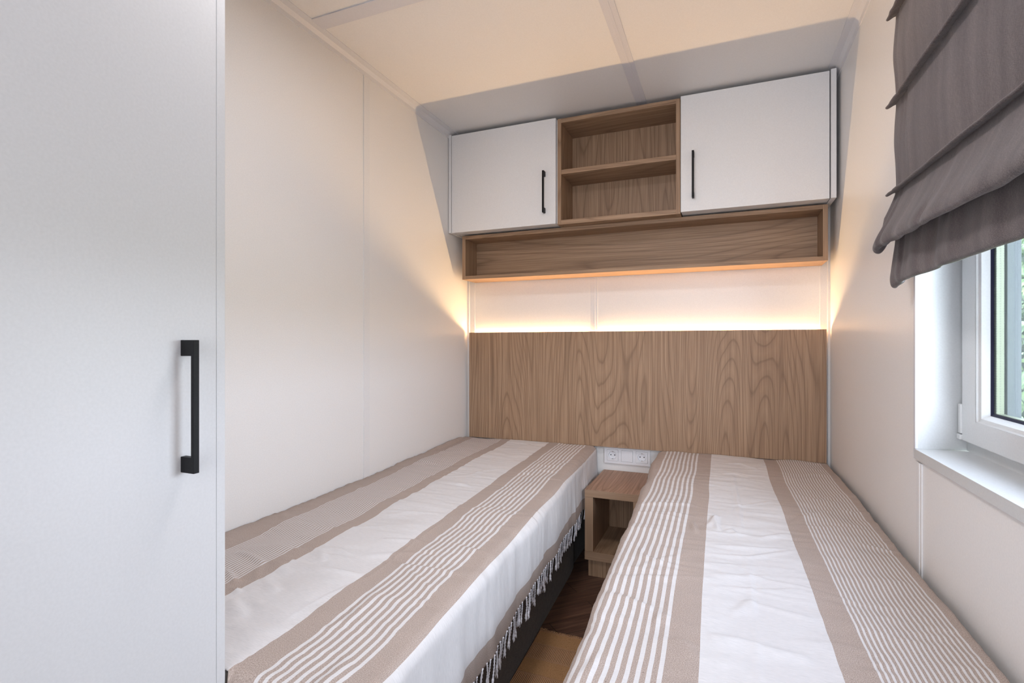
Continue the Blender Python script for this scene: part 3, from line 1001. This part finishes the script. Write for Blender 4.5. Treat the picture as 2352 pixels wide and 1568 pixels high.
Lc = [
    (q7([(240, 900), (300, 935), (360, 980)]), 0.006, 0.012),
    (q7([(60, 1040), (110, 1090), (150, 1130)]), 0.005, 0.012),
    (q7([(100, 740), (190, 775), (270, 815)]), 0.005, 0.008),
    (q7([(20, 840), (60, 880), (95, 930)]), 0.005, 0.007),
    (q7([(60, 960), (100, 975), (110, 1000)]), 0.004, 0.006),
    (q7([(460, 800), (620, 850), (860, 885)]), 0.005, 0.010),
    (q7([(590, 740), (620, 765), (640, 800)]), 0.004, 0.010),
    (q7([(360, 790), (430, 800), (475, 800)]), 0.004, 0.007),
    (q7([(1040, 505), (1150, 520), (1300, 525)]), 0.003, 0.008),
    (q7([(980, 680), (1100, 685), (1210, 690)]), 0.003, 0.008),
    (q7([(40, 1150), (200, 1190), (420, 1200)]), 0.003, 0.014),
    (q7([(240, 1230), (560, 1050), (900, 890), (1400, 540)]), 0.0012, 0.004),
    (q7([(600, 1200), (760, 1150), (980, 950)]), 0.0025, 0.010),
    (cpx([(1075, 1090), (1110, 1080), (1160, 1075)]), 0.003, 0.010),
    (cpx([(1160, 1015), (1200, 1020), (1240, 1028)]), 0.003, 0.010),
    (cpx([(700, 1560), (760, 1520), (800, 1470)]), 0.004, 0.016),
    ([(-1.30, 2.50), (-1.29, 2.35), (-1.295, 2.15)], 0.010, 0.012),
]
Rc = [
    (q1([(190, 768), (330, 808), (430, 850), (520, 905)]), 0.0058, 0.015),
    (q1([(720, 992), (900, 1010), (1020, 1045), (1260, 1095)]), 0.0065, 0.013),
    (q1([(385, 550), (400, 600), (460, 625), (545, 650)]), 0.0042, 0.008),
    (q1([(770, 400), (775, 440), (790, 475)]), 0.0065, 0.007),
    (q1([(655, 430), (662, 460), (672, 490)]), 0.0055, 0.007),
    (q1([(725, 450), (750, 420), (785, 400)]), 0.005, 0.007),
    (q1([(800, 480), (850, 470), (890, 495), (930, 490)]), 0.004, 0.008),
    (q1([(740, 545), (900, 555), (1150, 570)]), 0.0035, 0.008),
    (q1([(730, 590), (950, 600), (1190, 575)]), 0.003, 0.007),
    (q1([(910, 500), (1000, 510), (1150, 490)]), 0.0035, 0.008),
    (q1([(740, 690), (900, 700), (1050, 690)]), 0.003, 0.009),
    (q1([(740, 745), (1000, 760), (1230, 770)]), 0.0025, 0.007),
    (q1([(760, 330), (900, 350), (1080, 335)]), 0.003, 0.009),
    (q1([(800, 140), (900, 145), (990, 175)]), 0.004, 0.007),
    (q1([(800, 190), (870, 195), (960, 215)]), 0.003, 0.006),
    (q1([(860, 200), (895, 380), (905, 480)]), 0.003, 0.006),
    (q1([(940, 600), (965, 830), (985, 1020), (1000, 1240)]), 0.002, 0.006),
    (q1([(1150, 440), (1250, 400), (1360, 380)]), 0.003, 0.010),
    (q1([(1180, 300), (1300, 330), (1400, 300)]), 0.003, 0.010),
    (q1([(840, 880), (900, 850), (960, 790)]), 0.003, 0.010),
    (q1([(560, 1000), (620, 1040), (680, 1110)]), 0.003, 0.014),
    (q1([(60, 1200), (120, 1130), (180, 1060)]), 0.004, 0.010),
    (q1([(440, 940), (480, 900), (500, 850)]), 0.003, 0.009),
    (q1([(1520, 1180), (1700, 1100), (1840, 900)]), 0.002, 0.016),
]
def sL(x, y): return x + 1.325 - 0.080 * (2.50 - y) / 1.85
def sR(x, y): return float(np.interp(y, [0.5, 0.8, 2.5], [0.463, 0.459, 0.444])) - x
throw_l, PL, ysL = throw('striped_throw', XL + 0.004, L_edge, L_top, 0.604, 2.530, sL, 0.940, Lc,
    'beige and white striped cotton throw with tasselled hem spread over the left bed', 'striped throws on the beds', 21, end_x=-0.744, wall_dip=0.011)
throw_r, PR, ysR = throw('striped_throw', XR - 0.018, R_edge, R_top, 0.505, 2.530, sR, 0.960, Rc,
    'beige and white striped cotton throw spread over the right bed under the window', 'striped throws on the beds', 57)

# tassels along the hem of the left throw
def tassel_mesh(idx):
    r = random.Random(idx)
    bm = bmesh.new()
    L = r.uniform(0.036, 0.058)
    sw, sy = r.uniform(-0.008, 0.008), r.uniform(-0.006, 0.006)
    n = 16
    def c(t): return Vector((sy * 0.3 * math.sin(t * 3.0), sw * math.sin(t * 2.6) , -L * t))
    for ph in (0, PI):
        pts = []
        for i in range(n + 1):
            t = i / n
            a = ph + t * L / 0.0075 * 2 * PI * 0.5
            pts.append(c(t) + Vector((0.0012 * math.cos(a), 0.0012 * math.sin(a), 0)))
        tube(bm, pts, 0.00140, 5)
    e = c(1.0)
    tube(bm, [e + Vector((0, 0, 0.003)), e + Vector((0, 0, 0.0005)), e + Vector((0, 0, -0.003)), e + Vector((0, 0, -0.006)), e + Vector((0, 0, -0.008))],
         [0.0014, 0.0029, 0.0035, 0.0029, 0.0018], 8)
    for q in range(7):
        a = 2 * PI * q / 7 + r.random()
        d = Vector((math.cos(a), math.sin(a), 0))
        l2 = r.uniform(0.006, 0.013)
        tube(bm, [e + d * 0.0018 + Vector((0, 0, -0.006)), e + d * 0.003 + Vector((0, 0, -0.006 - l2 * 0.6)), e + d * r.uniform(0.001, 0.005) + Vector((0, 0, -0.006 - l2))],
             [0.0011, 0.0010, 0.0005], 4)
    me = bpy.data.meshes.new('tassel')
    bm.to_mesh(me); bm.free(); me.shade_smooth()
    me.materials.append(M['tassel'])
    return me
tm = [tassel_mesh(i) for i in range(6)]
hemY = ysL; hemP = PL[:, -1, :]
org = np.array(throw_l.location)
NT = 94
for i in range(NT):
    y = 0.64 + (2.515 - 0.64) * (i + random.uniform(-0.3, 0.3)) / (NT - 1)
    y = min(max(y, 0.62), 2.52)
    p = np.array([np.interp(y, hemY, hemP[:, k_]) for k_ in range(3)])
    o = bpy.data.objects.new('tassel', tm[random.randrange(6)])
    COL.objects.link(o)
    o.parent = throw_l
    o.location = Vector(p - org) + Vector((0.0015, 0, 0.003))
    if y > 2.15: o.location.x -= 0.006
    o.rotation_euler = (random.uniform(-0.22, 0.22), random.uniform(0.0, 0.12), random.uniform(0, 0.5))
    s_ = random.uniform(0.85, 1.15)
    o.scale = (s_, s_, s_)

# ------------------------------------------------------------------ rug
rugbm = bmesh.new()
RX0, RX1, RY1 = -0.590, -0.235, 1.706
nxr, nyr = 60, 90
RXL = [(0.35, -0.553), (0.625, -0.557), (1.41, -0.582), (1.75, -0.592)]     # follows the bed base
def rugz(x, y): return 0.007 + 0.0006 * math.sin(x * 70 + y * 23)
rows = []
for j in range(nyr + 1):
    y = RY1 - j * (RY1 - 0.35) / nyr
    rows.append([rugbm.verts.new((float(lerp(y, RXL)) + (RX1 - float(lerp(y, RXL))) * i / nxr, y + (0.0035 * math.sin(i * 2.3) + 0.002 * math.sin(i * 5.1) if j == 0 else 0), rugz(i, y))) for i in range(nxr + 1)])
for a, b_ in zip(rows, rows[1:]):
    for i in range(nxr):
        rugbm.faces.new((a[i], a[i + 1], b_[i + 1], b_[i]))
ed = [e_ for e_ in rugbm.edges if e_.is_boundary]
ret = bmesh.ops.extrude_edge_only(rugbm, edges=ed)
for v in ret['geom']:
    if isinstance(v, bmesh.types.BMVert): v.co.z = 0.0008
rug = finish('rug', rugbm, M['rug'], origin=(-0.39, RY1, 0.0))
tag(rug, 'tan ribbed woven rug on the dark floor between the beds', 'rug')
fb = bmesh.new()
for i in range(150):
    x = RX0 + (RX1 - RX0) * i / 150 + random.uniform(-.001, .001)
    big = 1.9 if i < 9 else 1.0
    l = random.uniform(0.004, 0.009) * big
    tube(fb, [(x, RY1 - 0.002, 0.006), (x + random.uniform(-.002, .002) * big, RY1 + l * 0.6, 0.007 + random.uniform(0, .002) * big), (x + random.uniform(-.003, .003) * big, RY1 + l, 0.004)], [0.0011, 0.001, 0.0005], 4)
finish('fringe', fb, M['rug'], rug)

# ------------------------------------------------------------------ housing of the added, unseen fill lamp (its light is set at the top)
cl = bmesh.new()
bmesh.ops.create_cone(cl, cap_ends=True, segments=48, radius1=0.165, radius2=0.165, depth=0.046, matrix=Matrix.Translation((-0.45, 1.02, CE - 0.0235)))
tag(finish('added_fill_lamp', cl, M['plastic'], origin=(-0.45, 1.02, CE)), 'flat round white disc of an unseen lamp added on the ceiling as fill light', 'ceiling lamp')

# ------------------------------------------------------------------ roman blind
XB = 0.383
prof = []   # (x, z)
def tuck(z, out=0.020):
    return [(XB - 0.001, z + 0.016), (XB - 0.004, z + 0.007), (XB - out, z - 0.0015), (XB - out - 0.001, z - 0.0045), (XB - out + 0.003, z - 0.0050), (XB - 0.004, z + 0.0015), (XB - 0.001, z - 0.004)]
prof += [(XB, H + 1.062)]
for zz in (0.990, 0.782, 0.572):
    prof += tuck(H + zz)
    prof += [(XB - 0.003, H + zz - 0.05), (XB - 0.005, H + zz - 0.10), (XB - 0.003, H + zz - 0.15)]
prof += tuck(H + 0.362)
prof += [(XB - 0.012, H + 0.325), (XB - 0.028, H + 0.290), (XB - 0.043, H + 0.262), (XB - 0.050, H + 0.244), (XB - 0.048, H + 0.234), (XB - 0.040, H + 0.232),
         (XB - 0.030, H + 0.242), (XB - 0.018, H + 0.262), (XB - 0.006, H + 0.276), (XB - 0.001, H + 0.262), (XB - 0.003, H + 0.225), (XB - 0.006, H + 0.190), (XB - 0.008, H + 0.168), (XB - 0.006, H + 0.152), (XB + 0.001, H + 0.148), (XB + 0.006, H + 0.156), (XB + 0.008, H + 0.185)]
# resample with Catmull-Rom
def catmull(pts, n=6):
    out = []
    P_ = [pts[0]] + pts + [pts[-1]]
    for i in range(1, len(P_) - 2):
        p0, p1, p2, p3 = (np.array(P_[i + d]) for d in (-1, 0, 1, 2))
        for q in range(n):
            t = q / n
            out.append(0.5 * ((2 * p1) + (-p0 + p2) * t + (2 * p0 - 5 * p1 + 4 * p2 - p3) * t * t + (-p0 + 3 * p1 - 3 * p2 + p3) * t ** 3))
    out.append(np.array(pts[-1]))
    return np.array(out)
pf = catmull(prof, 5)
ybs = np.concatenate([np.linspace(1.497, 1.40, 30), np.linspace(1.395, 0.55, 100)])
np_, nyb = len(pf), len(ybs)
PB = np.zeros((np_, nyb, 3)); UVB = np.zeros((np_, nyb, 2))
low = np.clip((H + 0.36 - pf[:, 1]) / 0.13, 0, 1)[:, None]
PB[..., 0] = pf[:, 0][:, None]
PB[..., 1] = ybs[None, :]
PB[..., 2] = pf[:, 1][:, None]
d_in = (1.497 - ybs)[None, :]
low_i = int(np.argmin(np.where(pf[:, 0] < XB - 0.03, pf[:, 1], 99)))
front_w = np.clip(1 - (np.arange(np_) - low_i - 4) / 16.0, 0, 1)
front_w[:low_i + 4] = 1.0
sag = -0.018 * np.clip(d_in / 0.6, 0, 1) * np.clip((H + 0.60 - pf[:, 1]) / 0.24, 0, 1)[:, None] * front_w[:, None]
PB[..., 2] += sag
edge_f = np.exp(-d_in / 0.02)
PB[..., 2] -= 0.012 * edge_f * (pf[:, 1] < H + 0.30)[:, None]
PB[..., 1] += (0.004 * np.sin(pf[:, 1] * 34)[:, None]) * edge_f + 0.006 * edge_f * np.clip((0.362 + H - pf[:, 1]) / 0.1, 0, 1)[:, None]
sn = smooth_noise((np_, nyb), (10, 22), 91)
PB[..., 0] += 0.0022 * sn * (0.4 + low)
# little dimple on the big fold
PB[..., 0] += 0.006 * np.exp(-((ybs[None, :] - 1.17) / 0.012) ** 2 - ((pf[:, 1][:, None] - H - 0.25) / 0.02) ** 2)
PB[..., 0] += -0.003 * np.exp(-((ybs[None, :] - 1.20) / 0.03) ** 2) * low
UVB[..., 0] = PB[..., 1]; UVB[..., 1] = PB[..., 2]
bl = empty('roman_blind', (XB, 0.86, H + 1.06), 'dark taupe fabric roman blind partly lowered over the window', 'blind')
fo = grid_mesh('fabric', PB - np.array(bl.location), UVB, M['blind'], parent=bl, thick=0.0022)
B('headrail', (XB - 0.006, 0.55, H + 1.045), (XR - 0.002, 1.49, H + 1.085), M['headrail'], bl, 0.001)
